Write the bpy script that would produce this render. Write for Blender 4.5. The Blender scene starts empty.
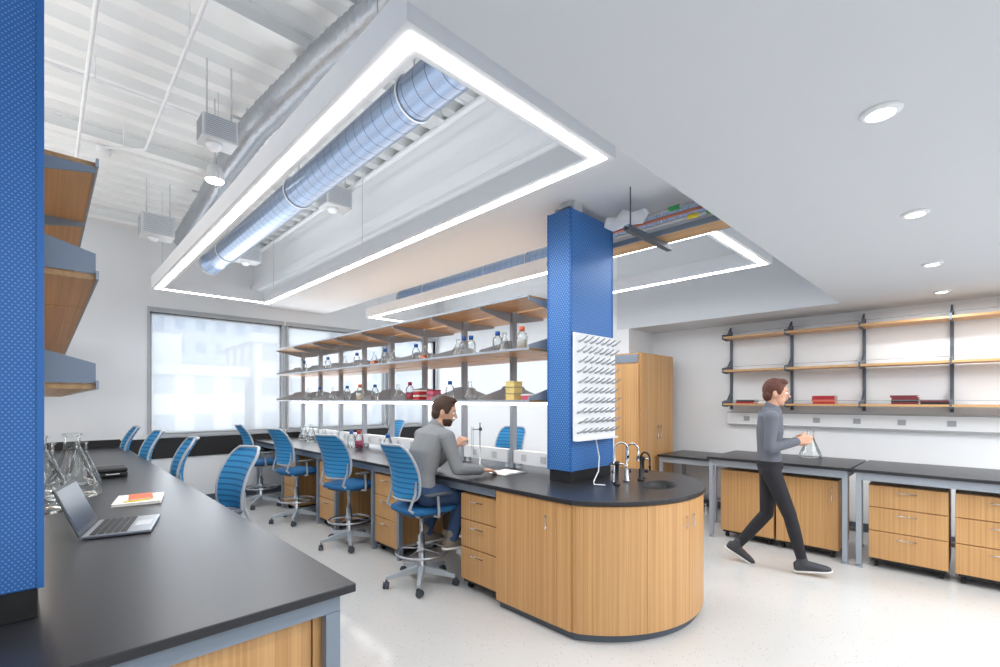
import bpy, math, random
import numpy as np
from mathutils import Vector, Matrix
random.seed(7)
scene=bpy.context.scene
COL=scene.collection
scene.view_settings.view_transform='Standard'
scene.view_settings.look='None'
scene.view_settings.exposure=0.2

def srgb(r,g,b):
    f=lambda c:((c/255.0)/12.92 if c/255.0<=0.04045 else ((c/255.0+0.055)/1.055)**2.4)
    return (f(r),f(g),f(b),1.0)
# ---------------------------------------------------------------- materials
def base_mat(name):
    m=bpy.data.materials.new(name); m.use_nodes=True
    nt=m.node_tree; b=nt.nodes['Principled BSDF']
    return m,nt,b
def mat(name,col,rough=0.5,metal=0.0,var=0.06,scale=8.0,bump=0.0,spec=0.5):
    m,nt,b=base_mat(name)
    b.inputs['Roughness'].default_value=rough; b.inputs['Metallic'].default_value=metal
    b.inputs['Specular IOR Level'].default_value=spec
    tc=nt.nodes.new('ShaderNodeTexCoord'); n=nt.nodes.new('ShaderNodeTexNoise')
    n.inputs['Scale'].default_value=scale; n.inputs['Detail'].default_value=4
    nt.links.new(tc.outputs['Object'],n.inputs['Vector'])
    mx=nt.nodes.new('ShaderNodeMix'); mx.data_type='RGBA'
    c=col
    mx.inputs[6].default_value=(c[0]*(1-var),c[1]*(1-var),c[2]*(1-var),1)
    mx.inputs[7].default_value=(min(1,c[0]*(1+var)),min(1,c[1]*(1+var)),min(1,c[2]*(1+var)),1)
    nt.links.new(n.outputs['Fac'],mx.inputs[0]); nt.links.new(mx.outputs[2],b.inputs['Base Color'])
    if bump>0:
        bp=nt.nodes.new('ShaderNodeBump'); bp.inputs['Strength'].default_value=bump; bp.inputs['Distance'].default_value=0.01
        nt.links.new(n.outputs['Fac'],bp.inputs['Height']); nt.links.new(bp.outputs['Normal'],b.inputs['Normal'])
    return m
def emis(name,col,s):
    m=bpy.data.materials.new(name); m.use_nodes=True; nt=m.node_tree
    nt.nodes.clear(); e=nt.nodes.new('ShaderNodeEmission'); o=nt.nodes.new('ShaderNodeOutputMaterial')
    e.inputs['Color'].default_value=col; e.inputs['Strength'].default_value=s
    nt.links.new(e.outputs[0],o.inputs[0]); return m
def wood(name,axis,c1=(188,140,88),c2=(214,168,113)):
    m,nt,b=base_mat(name); b.inputs['Roughness'].default_value=0.4
    tc=nt.nodes.new('ShaderNodeTexCoord'); outs=[]
    for hi,lo in ((160,.8),(45,.35)):
        mp=nt.nodes.new('ShaderNodeMapping')
        mp.inputs['Scale'].default_value={'z':(hi,hi,lo),'y':(hi,lo,hi),'x':(lo,hi,hi)}[axis]
        nt.links.new(tc.outputs['Object'],mp.inputs['Vector'])
        n=nt.nodes.new('ShaderNodeTexNoise'); n.inputs['Scale'].default_value=1.0; n.inputs['Detail'].default_value=2
        nt.links.new(mp.outputs[0],n.inputs['Vector']); outs.append(n.outputs['Fac'])
    mm=nt.nodes.new('ShaderNodeMath'); mm.operation='ADD'
    nt.links.new(outs[0],mm.inputs[0]); nt.links.new(outs[1],mm.inputs[1])
    hf=nt.nodes.new('ShaderNodeMath'); hf.operation='MULTIPLY'; hf.inputs[1].default_value=.5; nt.links.new(mm.outputs[0],hf.inputs[0])
    r=nt.nodes.new('ShaderNodeValToRGB'); r.color_ramp.elements[0].position=0.36; r.color_ramp.elements[1].position=0.64
    r.color_ramp.elements[0].color=srgb(*c1); r.color_ramp.elements[1].color=srgb(*c2)
    nt.links.new(hf.outputs[0],r.inputs[0]); nt.links.new(r.outputs[0],b.inputs['Base Color'])
    return m
def perforated(name,cbase,cdot,sp,rad):
    m,nt,b=base_mat(name); b.inputs['Roughness'].default_value=0.4; b.inputs['Metallic'].default_value=0.1
    tc=nt.nodes.new('ShaderNodeTexCoord'); s=nt.nodes.new('ShaderNodeSeparateXYZ'); nt.links.new(tc.outputs['Object'],s.inputs[0])
    ad=nt.nodes.new('ShaderNodeMath'); ad.operation='ADD'; nt.links.new(s.outputs[0],ad.inputs[0]); nt.links.new(s.outputs[1],ad.inputs[1])
    cb=nt.nodes.new('ShaderNodeCombineXYZ'); nt.links.new(ad.outputs[0],cb.inputs[0]); nt.links.new(s.outputs[2],cb.inputs[1])
    outs=[]
    for off in (0.0,0.5):
        sc=nt.nodes.new('ShaderNodeVectorMath'); sc.operation='MULTIPLY_ADD'
        sc.inputs[1].default_value=(1/sp,1/(sp*1.4),0); sc.inputs[2].default_value=(off,off,0)
        nt.links.new(cb.outputs[0],sc.inputs[0])
        fr=nt.nodes.new('ShaderNodeVectorMath'); fr.operation='FRACTION'; nt.links.new(sc.outputs[0],fr.inputs[0])
        sb=nt.nodes.new('ShaderNodeVectorMath'); sb.operation='SUBTRACT'; sb.inputs[1].default_value=(.5,.5,0); nt.links.new(fr.outputs[0],sb.inputs[0])
        ml=nt.nodes.new('ShaderNodeVectorMath'); ml.operation='MULTIPLY'; ml.inputs[1].default_value=(1,1.4,0); nt.links.new(sb.outputs[0],ml.inputs[0])
        ln=nt.nodes.new('ShaderNodeVectorMath'); ln.operation='LENGTH'; nt.links.new(ml.outputs[0],ln.inputs[0])
        outs.append(ln.outputs['Value'])
    mn=nt.nodes.new('ShaderNodeMath'); mn.operation='MINIMUM'; nt.links.new(outs[0],mn.inputs[0]); nt.links.new(outs[1],mn.inputs[1])
    lt=nt.nodes.new('ShaderNodeMath'); lt.operation='LESS_THAN'; lt.inputs[1].default_value=rad; nt.links.new(mn.outputs[0],lt.inputs[0])
    mx=nt.nodes.new('ShaderNodeMix'); mx.data_type='RGBA'; mx.inputs[6].default_value=cbase; mx.inputs[7].default_value=cdot
    nt.links.new(lt.outputs[0],mx.inputs[0]); nt.links.new(mx.outputs[2],b.inputs['Base Color'])
    return m
def glassy(name,col=(1,1,1,1),k=0.6,base=0.03):
    m=bpy.data.materials.new(name); m.use_nodes=True; nt=m.node_tree; nt.nodes.clear()
    o=nt.nodes.new('ShaderNodeOutputMaterial'); t=nt.nodes.new('ShaderNodeBsdfTransparent'); t.inputs[0].default_value=col
    g=nt.nodes.new('ShaderNodeBsdfGlossy'); g.inputs['Roughness'].default_value=0.05
    lw=nt.nodes.new('ShaderNodeFresnel'); lw.inputs[0].default_value=1.4
    mm=nt.nodes.new('ShaderNodeMath'); mm.operation='MULTIPLY_ADD'; mm.inputs[1].default_value=k; mm.inputs[2].default_value=base
    nt.links.new(lw.outputs[0],mm.inputs[0])
    mx=nt.nodes.new('ShaderNodeMixShader'); nt.links.new(mm.outputs[0],mx.inputs[0]); nt.links.new(t.outputs[0],mx.inputs[1]); nt.links.new(g.outputs[0],mx.inputs[2])
    nt.links.new(mx.outputs[0],o.inputs[0]); return m
def sheer(name,tr):
    m=bpy.data.materials.new(name); m.use_nodes=True; nt=m.node_tree; nt.nodes.clear()
    o=nt.nodes.new('ShaderNodeOutputMaterial'); t=nt.nodes.new('ShaderNodeBsdfTransparent')
    d=nt.nodes.new('ShaderNodeBsdfTranslucent'); tc=nt.nodes.new('ShaderNodeTexCoord'); w=nt.nodes.new('ShaderNodeTexWave'); w.inputs['Scale'].default_value=60
    nt.links.new(tc.outputs['Object'],w.inputs['Vector'])
    mc=nt.nodes.new('ShaderNodeMix'); mc.data_type='RGBA'; mc.inputs[6].default_value=(.88,.92,.96,1); mc.inputs[7].default_value=(.94,.97,1,1)
    nt.links.new(w.outputs['Fac'],mc.inputs[0]); nt.links.new(mc.outputs[2],d.inputs[0])
    mx=nt.nodes.new('ShaderNodeMixShader'); mx.inputs[0].default_value=tr
    nt.links.new(d.outputs[0],mx.inputs[1]); nt.links.new(t.outputs[0],mx.inputs[2]); nt.links.new(mx.outputs[0],o.inputs[0]); return m
def floor_mat():
    m,nt,b=base_mat('floor_terrazzo'); b.inputs['Roughness'].default_value=0.14
    tc=nt.nodes.new('ShaderNodeTexCoord'); v=nt.nodes.new('ShaderNodeTexVoronoi'); v.inputs['Scale'].default_value=42
    nt.links.new(tc.outputs['Object'],v.inputs['Vector'])
    sp=nt.nodes.new('ShaderNodeSeparateColor'); nt.links.new(v.outputs['Color'],sp.inputs[0])
    lt=nt.nodes.new('ShaderNodeMath'); lt.operation='LESS_THAN'; lt.inputs[1].default_value=0.2; nt.links.new(v.outputs['Distance'],lt.inputs[0])
    l2=nt.nodes.new('ShaderNodeMath'); l2.operation='LESS_THAN'; l2.inputs[1].default_value=0.35; nt.links.new(sp.outputs[0],l2.inputs[0])
    ml=nt.nodes.new('ShaderNodeMath'); ml.operation='MULTIPLY'; nt.links.new(lt.outputs[0],ml.inputs[0]); nt.links.new(l2.outputs[0],ml.inputs[1])
    n=nt.nodes.new('ShaderNodeTexNoise'); n.inputs['Scale'].default_value=1.5; nt.links.new(tc.outputs['Object'],n.inputs['Vector'])
    mx=nt.nodes.new('ShaderNodeMix'); mx.data_type='RGBA'; mx.inputs[6].default_value=srgb(199,199,198); mx.inputs[7].default_value=srgb(207,207,206)
    nt.links.new(n.outputs['Fac'],mx.inputs[0])
    m2=nt.nodes.new('ShaderNodeMix'); m2.data_type='RGBA'; m2.inputs[7].default_value=srgb(176,173,168)
    nt.links.new(ml.outputs[0],m2.inputs[0]); nt.links.new(mx.outputs[2],m2.inputs[6]); nt.links.new(m2.outputs[2],b.inputs['Base Color'])
    return m
def stripes(name,c1,c2,freq,rough=0.8,axis=2,duty=.25,metal=0):
    m,nt,b=base_mat(name); b.inputs['Roughness'].default_value=rough; b.inputs['Metallic'].default_value=metal
    tc=nt.nodes.new('ShaderNodeTexCoord'); s=nt.nodes.new('ShaderNodeSeparateXYZ'); nt.links.new(tc.outputs['Object'],s.inputs[0])
    a=nt.nodes.new('ShaderNodeMath'); a.operation='MULTIPLY'; a.inputs[1].default_value=freq; nt.links.new(s.outputs[axis],a.inputs[0])
    f=nt.nodes.new('ShaderNodeMath'); f.operation='FRACT'; nt.links.new(a.outputs[0],f.inputs[0])
    g=nt.nodes.new('ShaderNodeMath'); g.operation='LESS_THAN'; g.inputs[1].default_value=duty; nt.links.new(f.outputs[0],g.inputs[0])
    mx=nt.nodes.new('ShaderNodeMix'); mx.data_type='RGBA'; mx.inputs[6].default_value=c1; mx.inputs[7].default_value=c2
    nt.links.new(g.outputs[0],mx.inputs[0]); nt.links.new(mx.outputs[2],b.inputs['Base Color']); return m
def facade(name,wall,win):
    m,nt,b=base_mat(name); b.inputs['Roughness'].default_value=0.9
    tc=nt.nodes.new('ShaderNodeTexCoord'); s=nt.nodes.new('ShaderNodeSeparateXYZ'); nt.links.new(tc.outputs['Object'],s.inputs[0])
    ad=nt.nodes.new('ShaderNodeMath'); ad.operation='ADD'; nt.links.new(s.outputs[0],ad.inputs[0]); nt.links.new(s.outputs[1],ad.inputs[1])
    res=[]
    for src,per in ((ad.outputs[0],1/2.6),(s.outputs[2],1/3.2)):
        a=nt.nodes.new('ShaderNodeMath'); a.operation='MULTIPLY'; a.inputs[1].default_value=per; nt.links.new(src,a.inputs[0])
        f=nt.nodes.new('ShaderNodeMath'); f.operation='FRACT'; nt.links.new(a.outputs[0],f.inputs[0])
        g=nt.nodes.new('ShaderNodeMath'); g.operation='LESS_THAN'; g.inputs[1].default_value=0.52; nt.links.new(f.outputs[0],g.inputs[0]); res.append(g.outputs[0])
    ml=nt.nodes.new('ShaderNodeMath'); ml.operation='MULTIPLY'; nt.links.new(res[0],ml.inputs[0]); nt.links.new(res[1],ml.inputs[1])
    mx=nt.nodes.new('ShaderNodeMix'); mx.data_type='RGBA'; mx.inputs[6].default_value=wall; mx.inputs[7].default_value=win
    nt.links.new(ml.outputs[0],mx.inputs[0]); nt.links.new(mx.outputs[2],b.inputs['Base Color']); return m

WOODV=wood('bamboo_vertical','z'); WOODH=wood('bamboo_horizontal','y',(188,144,96),(212,170,120))
BLACK=mat('black_epoxy',srgb(44,45,49),0.3,0,0.08,30,spec=0.4)
DARK=mat('black_rubber',srgb(26,26,28),0.5)
STEEL=mat('blue_grey_steel',srgb(130,142,156),0.45,0.05,0.03)
STEELL=mat('pale_blue_grey_steel',srgb(158,166,176),0.45,0.05,0.03)
STEELD=mat('dark_blue_grey_steel',srgb(88,98,110),0.45,0.1,0.03)
WHITE=mat('white_paint',srgb(240,243,246),0.7,0,0.01)
CEILW=mat('white_ceiling_paint',srgb(218,223,229),0.8,0,0.01)
DECKW=mat('white_deck_paint',srgb(240,242,242),0.7,0,0.015)
FLOOR=floor_mat()
BLUEP=perforated('perforated_blue_steel',srgb(44,104,176),srgb(100,148,202),0.0125,0.2)
BLUEP2=perforated('perforated_blue_steel_coarse',srgb(50,112,184),srgb(124,166,212),0.024,0.18)
BLUEC=mat('blue_paint',srgb(46,108,180),0.45,0.1)
FABRIC=stripes('blue_mesh_fabric',srgb(52,144,200),srgb(28,104,160),24,duty=.3)
FABRICS=mat('blue_seat_fabric',srgb(30,100,152),0.85,0,0.1,60)
CFRAME=mat('pale_grey_plastic',srgb(172,180,188),0.45)
CDARK=mat('dark_grey_plastic',srgb(70,76,84),0.5)
CHROME=mat('chrome',srgb(195,198,202),0.2,1.0,0.01)
ALU=mat('brushed_aluminium',srgb(180,184,190),0.32,0.9,0.04)
DUCT=stripes('galvanised_duct',srgb(140,156,180),srgb(92,106,128),9.52,0.27,1,.06,.95)
FLEX=mat('foil_duct',srgb(178,183,189),0.4,0.7,0.12,30,0.5)
GREYW=mat('light_grey_metal',srgb(205,208,211),0.5,0.1)
MIDG=mat('mid_grey_metal',srgb(168,172,177),0.5,0.1)
MULL=mat('window_frame_grey',srgb(182,186,190),0.5,0.1)
GLASS=glassy('clear_glass',(0.95,0.97,0.97,1),0.75,0.03)
PANE=glassy('window_glass',(0.98,0.99,1,1),0.2,0.0)
SHADE=sheer('sheer_shade_fabric',0.60)
LAMP=emis('lamp_diffuser',(1,1,1,1),14.0)
LAMPD=emis('downlight_lens',(1,0.98,0.95,1),9.0)
LAMPU=emis('undershelf_lens',(1,0.99,0.97,1),8.0)
RED=mat('dark_red',srgb(168,34,44),0.5); ORANGE=mat('orange_plastic',srgb(232,110,60),0.5); MAROON=mat('maroon_cover',srgb(110,34,44),0.5)
YEL=mat('pale_yellow',srgb(226,205,130),0.6); PINK=mat('pink_plastic',srgb(196,90,120),0.5)
CAPB=mat('blue_cap',srgb(30,90,170),0.4); AMBER=mat('amber_liquid',srgb(190,100,40),0.3)
PAPER=mat('paper',srgb(240,239,234),0.8); SCREEN=mat('laptop_screen',srgb(46,58,80),0.2,0,0.5,3)
GREENT=mat('green_tape',srgb(60,160,90),0.5); YELT=mat('yellow_tape',srgb(235,215,60),0.5)
COPPER=mat('copper_pipe',srgb(200,130,110),0.35,0.6)
SKIN=mat('skin',srgb(212,162,136),0.55); SKINL=mat('lip',srgb(170,96,86),0.5)
HAIR=mat('brown_hair',srgb(66,44,32),0.7,0,0.25,80,0.4); HAIR2=mat('dark_brown_hair',srgb(92,52,40),0.7,0,0.25,80,0.4)
SWEAT=mat('heather_grey_knit',srgb(134,136,138),0.9,0,0.14,160,0.3)
SHIRT=mat('slate_shirt',srgb(104,108,118),0.9,0,0.08,60,0.2)
JEANS=mat('blue_denim',srgb(50,72,106),0.9,0,0.15,120,0.2)
BLKT=mat('black_trousers',srgb(38,38,44),0.9,0,0.1,60,0.2)
SHOEM=mat('dark_shoe',srgb(58,60,66),0.6); SOLE=mat('white_sole',srgb(225,225,222),0.6); SHOEG=mat('taupe_sneaker',srgb(120,112,100),0.7)
# ---------------------------------------------------------------- mesh builder
class M:
    def __init__(s): s.v=[]; s.f=[]; s.sm=[]
    def add(s,vs,fs,smooth=False):
        o=len(s.v); s.v+= [tuple(p) for p in vs]; s.f+=[tuple(i+o for i in f) for f in fs]; s.sm+=[smooth]*len(fs); return s
    def box(s,x0,x1,y0,y1,z0,z1):
        vs=[(x,y,z) for z in (z0,z1) for (x,y) in ((x0,y0),(x1,y0),(x1,y1),(x0,y1))]
        return s.add(vs,[(3,2,1,0),(4,5,6,7),(0,1,5,4),(1,2,6,5),(2,3,7,6),(3,0,4,7)])
    def obox(s,c,size,mt):
        hx,hy,hz=[a/2 for a in size]
        vs=[Vector(c)+mt@Vector((x,y,z)) for z in (-hz,hz) for (x,y) in ((-hx,-hy),(hx,-hy),(hx,hy),(-hx,hy))]
        return s.add(vs,[(3,2,1,0),(4,5,6,7),(0,1,5,4),(1,2,6,5),(2,3,7,6),(3,0,4,7)])
    def prism(s,poly,axis,lo,hi,smooth=False):
        def P(a,b,c):
            return {'x':(c,a,b),'y':(a,c,b),'z':(a,b,c)}[axis]
        n=len(poly); vs=[P(a,b,lo) for a,b in poly]+[P(a,b,hi) for a,b in poly]
        fs=[tuple(range(n))[::-1],tuple(range(n,2*n))]
        s.add(vs,fs,False); o=len(s.v)-2*n
        for i in range(n):
            j=(i+1)%n; s.f.append((o+i,o+j,o+n+j,o+n+i)); s.sm.append(smooth)
        return s
    def tube(s,pts,r,seg=10,closed=False,caps=True):
        pts=[Vector(p) for p in pts]; n=len(pts); rs=r if isinstance(r,(list,tuple)) else [r]*n
        rings=[]; prev=None
        for i,p in enumerate(pts):
            if closed: d=pts[(i+1)%n]-pts[i-1]
            else: d=pts[min(i+1,n-1)]-pts[max(i-1,0)]
            d.normalize()
            if prev is None:
                a=Vector((0,0,1)) if abs(d.z)<0.9 else Vector((1,0,0))
                u=d.cross(a).normalized()
            else:
                u=(prev-d*prev.dot(d)).normalized()
            prev=u; w=d.cross(u)
            rings.append([p+(u*math.cos(2*math.pi*k/seg)+w*math.sin(2*math.pi*k/seg))*rs[i] for k in range(seg)])
        vs=[q for rg in rings for q in rg]; fs=[]
        for i in range(n if closed else n-1):
            j=(i+1)%n
            for k in range(seg):
                l=(k+1)%seg; fs.append((i*seg+k,j*seg+k,j*seg+l,i*seg+l)[::-1])
        s.add(vs,fs,True)
        if caps and not closed:
            o=len(s.v)-n*seg
            s.f.append(tuple(o+k for k in range(seg))); s.sm.append(False)
            s.f.append(tuple(o+(n-1)*seg+k for k in range(seg))[::-1]); s.sm.append(False)
        return s
    def lathe(s,prof,c=(0,0,0),seg=20,smooth=True):
        n=len(prof); vs=[]; 
        for r,z in prof:
            r=max(r,1e-4)
            for k in range(seg):
                a=2*math.pi*k/seg; vs.append((c[0]+r*math.cos(a),c[1]+r*math.sin(a),c[2]+z))
        fs=[]
        for i in range(n-1):
            for k in range(seg):
                l=(k+1)%seg; fs.append((i*seg+k,i*seg+l,(i+1)*seg+l,(i+1)*seg+k))
        fs.append(tuple(range(seg))[::-1]); fs.append(tuple((n-1)*seg+k for k in range(seg)))
        return s.add(vs,fs,smooth)
    def ell(s,c,ax,ay,az,seg=16,rings=10):
        c=Vector(c); ax,ay,az=Vector(ax),Vector(ay),Vector(az); vs=[]; fs=[]
        vs.append(c-az)
        for i in range(1,rings):
            t=math.pi*i/rings
            for k in range(seg):
                a=2*math.pi*k/seg; vs.append(c+ax*math.sin(t)*math.cos(a)+ay*math.sin(t)*math.sin(a)-az*math.cos(t))
        vs.append(c+az); top=len(vs)-1
        flip = ax.cross(ay).dot(az)<0
        for k in range(seg):
            l=(k+1)%seg; fs.append((0,1+l,1+k)); fs.append((top,1+(rings-2)*seg+k,1+(rings-2)*seg+l))
            for i in range(rings-2):
                fs.append((1+i*seg+k,1+i*seg+l,1+(i+1)*seg+l,1+(i+1)*seg+k))
        if flip: fs=[f[::-1] for f in fs]
        return s.add(vs,fs,True)
    def cap(s,p0,p1,r0,r1,seg=14):
        p0,p1=Vector(p0),Vector(p1); d=(p1-p0); L=d.length
        if L<1e-6: return s.ell(p0,(r0,0,0),(0,r0,0),(0,0,r0))
        d/=L; a=Vector((0,0,1)) if abs(d.z)<0.9 else Vector((1,0,0)); u=d.cross(a).normalized(); w=d.cross(u)
        prof=[]
        for i in range(0,5):
            t=math.pi/2*i/4; prof.append((r0*math.sin(t),-r0*math.cos(t)))
        for i in range(0,5):
            t=math.pi/2*i/4; prof.append((r1*math.cos(t),L+r1*math.sin(t)))
        vs=[]; n=len(prof)
        for r,z in prof:
            r=max(r,1e-4)
            for k in range(seg):
                b=2*math.pi*k/seg; vs.append(p0+d*z+(u*math.cos(b)+w*math.sin(b))*r)
        fs=[]
        for i in range(n-1):
            for k in range(seg):
                l=(k+1)%seg; fs.append((i*seg+k,i*seg+l,(i+1)*seg+l,(i+1)*seg+k))
        fs.append(tuple(range(seg))[::-1]); fs.append(tuple((n-1)*seg+k for k in range(seg)))
        return s.add(vs,fs,True)
    def loft(s,rings,seg=20):
        vs=[];fs=[]; n=len(rings)
        for c,a,b in rings:
            c,a,b=Vector(c),Vector(a),Vector(b)
            for k in range(seg):
                t=2*math.pi*k/seg; vs.append(c+a*math.cos(t)+b*math.sin(t))
        for i in range(n-1):
            for k in range(seg):
                l=(k+1)%seg; fs.append((i*seg+k,i*seg+l,(i+1)*seg+l,(i+1)*seg+k))
        fs.append(tuple(range(seg))[::-1]); fs.append(tuple((n-1)*seg+k for k in range(seg)))
        return s.add(vs,fs,True)
    def mesh(s,name,mt,off=(0,0,0)):
        me=bpy.data.meshes.new(name)
        me.from_pydata([(p[0]-off[0],p[1]-off[1],p[2]-off[2]) for p in s.v],[],s.f)
        me.polygons.foreach_set('use_smooth',s.sm); me.materials.append(mt); me.update()
        return me
def wl(o):
    p=Vector(o.location)
    while o.parent: o=o.parent; p+=o.location
    return p
def part(m,name,mt,parent,bevel=0,label=None):
    o=bpy.data.objects.new(name,m.mesh(name,mt,wl(parent))); COL.objects.link(o); o.parent=parent
    if bevel: bv=o.modifiers.new('b','BEVEL'); bv.width=bevel; bv.segments=2; bv.limit_method='ANGLE'
    if label: o['label']=label
    return o
def thing(name,label,cat,loc=(0,0,0),group=None):
    o=bpy.data.objects.new(name,None); o.empty_display_size=0.1; o.location=loc; COL.objects.link(o)
    o['label']=label; o['category']=cat
    if group: o['group']=group
    return o
def solo(m,name,mt,label,cat,loc=(0,0,0),bevel=0,group=None):
    o=bpy.data.objects.new(name,m.mesh(name,mt,loc)); o.location=loc; COL.objects.link(o)
    o['label']=label; o['category']=cat
    if group: o['group']=group
    if bevel: bv=o.modifiers.new('b','BEVEL'); bv.width=bevel; bv.segments=2; bv.limit_method='ANGLE'
    return o
def struct(m,name,mt,bevel=0):
    o=bpy.data.objects.new(name,m.mesh(name,mt)); COL.objects.link(o); o['kind']='structure'
    if bevel: bv=o.modifiers.new('b','BEVEL'); bv.width=bevel; bv.segments=2; bv.limit_method='ANGLE'
    return o
def dup(root,loc,rotz=None,label=None):
    def rec(o,par):
        n=o.copy(); COL.objects.link(n); n.parent=par
        for c in list(o.children): rec(c,n)
        return n
    n=rec(root,None); n.location=loc
    if rotz is not None: n.rotation_euler=(0,0,rotz)
    if label: n['label']=label
    return n
def rz(a): return Matrix.Rotation(a,3,'Z')
# ---------------------------------------------------------------- room shell
XL,XR,XR2,YB,YJ,YF=-3.2,6.9,6.16,-2.6,3.6,8.3
ZD,ZL=3.95,2.60
struct(M().box(XL-.2,XR+.2,YB-.2,YF+.2,-.1,0),'floor',FLOOR)
struct(M().box(XL-.2,XL,YB-.2,YF+.2,0,4.3),'wall_left',WHITE)
struct(M().box(XL,XR,YB-.2,YB,0,ZL),'wall_back',WHITE)
struct(M().box(XR,XR+.2,YB-.2,YJ+.2,0,ZL),'wall_right',WHITE)
struct(M().box(XR2,XR,YJ,YJ+.2,0,ZL).box(XR2,XR2+.2,YJ+.2,YF,0,ZD),'wall_right_recess',WHITE)
W=[(1.08,2.90),(3.00,4.86),(4.96,6.10)]; ZS,ZH=1.05,2.82
m=M().box(XL,W[0][0],YF,YF+.25,0,ZD+.3).box(W[0][0],XR2+.2,YF,YF+.25,0,ZS).box(W[0][0],XR2+.2,YF,YF+.25,ZH,ZD+.3).box(W[2][1],XR2+.2,YF,YF+.25,ZS,ZH)
struct(m,'wall_front',WHITE)
for i,(a,b) in enumerate(W):
    m=M(); t=.03
    m.box(a-.03,a,YF-.02,YF+.12,ZS,ZH).box(b,b+.03 if i<2 else b,YF-.02,YF+.12,ZS,ZH)
    m.box(a-.03,b+.03,YF-.02,YF+.12,ZH,ZH+.07).box(a-.03,b+.03,YF-.04,YF+.12,ZS-.05,ZS)
    m.box(a,a+t,YF+.06,YF+.1,ZS,ZH).box(b-t,b,YF+.06,YF+.1,ZS,ZH).box(a,b,YF+.06,YF+.1,ZS,ZS+t).box(a,b,YF+.06,YF+.1,ZH-t,ZH)
    w=struct(m,'window_%d'%(i+1),MULL)
    g=bpy.data.objects.new('window_pane',M().box(a+t,b-t,YF+.075,YF+.081,ZS+t,ZH-t).mesh('p',PANE)); COL.objects.link(g); g.parent=w
    g=bpy.data.objects.new('roller_shade',M().add([(a+.02,YF+.03,ZS+.01),(b-.02,YF+.03,ZS+.01),(b-.02,YF+.03,ZH-.01),(a+.02,YF+.03,ZH-.01)],[(0,1,2,3)]).mesh('p',SHADE)); COL.objects.link(g); g.parent=w
struct(M().box(XL,XR2,YF-.02,YF,.70,.99),'trim_1',DARK)
struct(M().box(XL,XR2,YF-.012,YF,0,.1),'baseboard_front',STEELD)
struct(M().box(XR-.012,XR,YB,YJ,0,.1),'baseboard_right',STEELD)
pr=[]; y=1.05; pitch=.25
while y<YF+.2:
    pr+=[(y,ZD),(y+.10,ZD),(y+.13,ZD+.075),(y+.22,ZD+.075)]; y+=pitch
prof=pr+[(y,ZD)]
poly=prof+[(y,ZD+.25),(1.05,ZD+.25)]
struct(M().prism(poly,'x',XL,XR2+.2),'ceiling',DECKW)
struct(M().box(XL,XR,YB,1.05,ZL,ZD+.2).box(XR2,XR+.2,1.05,YJ+.2,ZL,ZD+.2),'ceiling.001',CEILW)
struct(M().box(2.45,3.62,1.05,YF,3.10,ZD-.002).box(2.40,2.45,1.05,YF,3.28,3.40),'ceiling.002',WHITE)
for i,yy in enumerate((3.05,5.35,7.6)):
    struct(M().box(XL,2.35,yy,yy+.10,ZD-.12,ZD-.11).box(XL,2.35,yy+.042,yy+.058,ZD-.11,ZD-.011).box(XL,2.35,yy,yy+.10,ZD-.011,ZD-.001),'trim_%d'%(i+3),DECKW)
# ---------------------------------------------------------------- exterior
for i,(x,y,w,d,h,c) in enumerate([(-6,75,26,20,24,(206,213,224)),(24,90,24,20,26,(200,208,220)),(6,48,12,10,3.5,(222,220,218)),(20,52,12,10,7,(210,206,204)),(52,85,26,20,20,(204,212,224)),(40,50,12,10,5,(220,222,226))]):
    fm=facade('facade_%d'%i,srgb(*c),srgb(c[0]-38,c[1]-32,c[2]-22))
    b=thing('building','pale city building with rows of windows','building',(x,y,-14))
    part(M().box(x-w/2,x+w/2,y-d/2,y+d/2,-14,h),'facade',fm,b)
    part(M().box(x-w/2-.3,x+w/2+.3,y-d/2-.3,y+d/2+.3,h,h+.8).box(x-w/5,x+w/6,y-d/4,y+d/4,h+.8,h+3.4),'roof',GREYW,b)
g=solo(M().box(-60,120,14,160,-14.4,-14),'ground',GREYW,'pale paved city ground','ground',(0,14,-14.4))
# ---------------------------------------------------------------- pendant lights
def pendant(x0,x1,y0,y1,zb,hw=.062,h=.14):
    t=thing('pendant_light','white rectangular frame pendant with glowing linear diffuser','light',((x0+x1)/2,(y0+y1)/2,zb),'rectangular pendant lights')
    m=M().box(x0-hw,x0+hw,y0-hw,y1+hw,zb,zb+h).box(x1-hw,x1+hw,y0-hw,y1+hw,zb,zb+h).box(x0+hw,x1-hw,y0-hw,y0+hw,zb,zb+h).box(x0+hw,x1-hw,y1-hw,y1+hw,zb,zb+h)
    part(m,'frame',WHITE,t)
    s=.027; e=.004
    m=M().box(x0-s,x0+s,y0-s,y1+s,zb-e,zb-.0005).box(x1-s,x1+s,y0-s,y1+s,zb-e,zb-.0005).box(x0+s,x1-s,y0-s,y0+s,zb-e,zb-.0005).box(x0+s,x1-s,y1-s,y1+s,zb-e,zb-.0005)
    part(m,'diffuser',LAMP,t)
    for x in (x0,x1):
        for y in (y0+.25,(y0+y1)/2,y1-.25):
            part(M().tube([(x,y,zb+h),(x,y,ZD)],.003,6),'cable',GREYW,t)
    return t
ZP=2.88
pendant(.97,2.19,1.46,6.83,ZP); pendant(3.76,5.03,1.47,6.83,ZP)
for x in (.85,2.18,3.5,4.89,6.2):
    t=thing('downlight','round recessed ceiling downlight with white trim','light',(x,.25,ZL),'recessed downlights')
    part(M().lathe([(.042,-.001),(.042,-.012),(.05,-.014),(.064,-.004),(.064,-.0005)],(x,.25,ZL),28),'trim_ring',WHITE,t)
    part(M().lathe([(.040,-.0135),(.040,-.003)],(x,.25,ZL),28),'lens',LAMPD,t)
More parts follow.
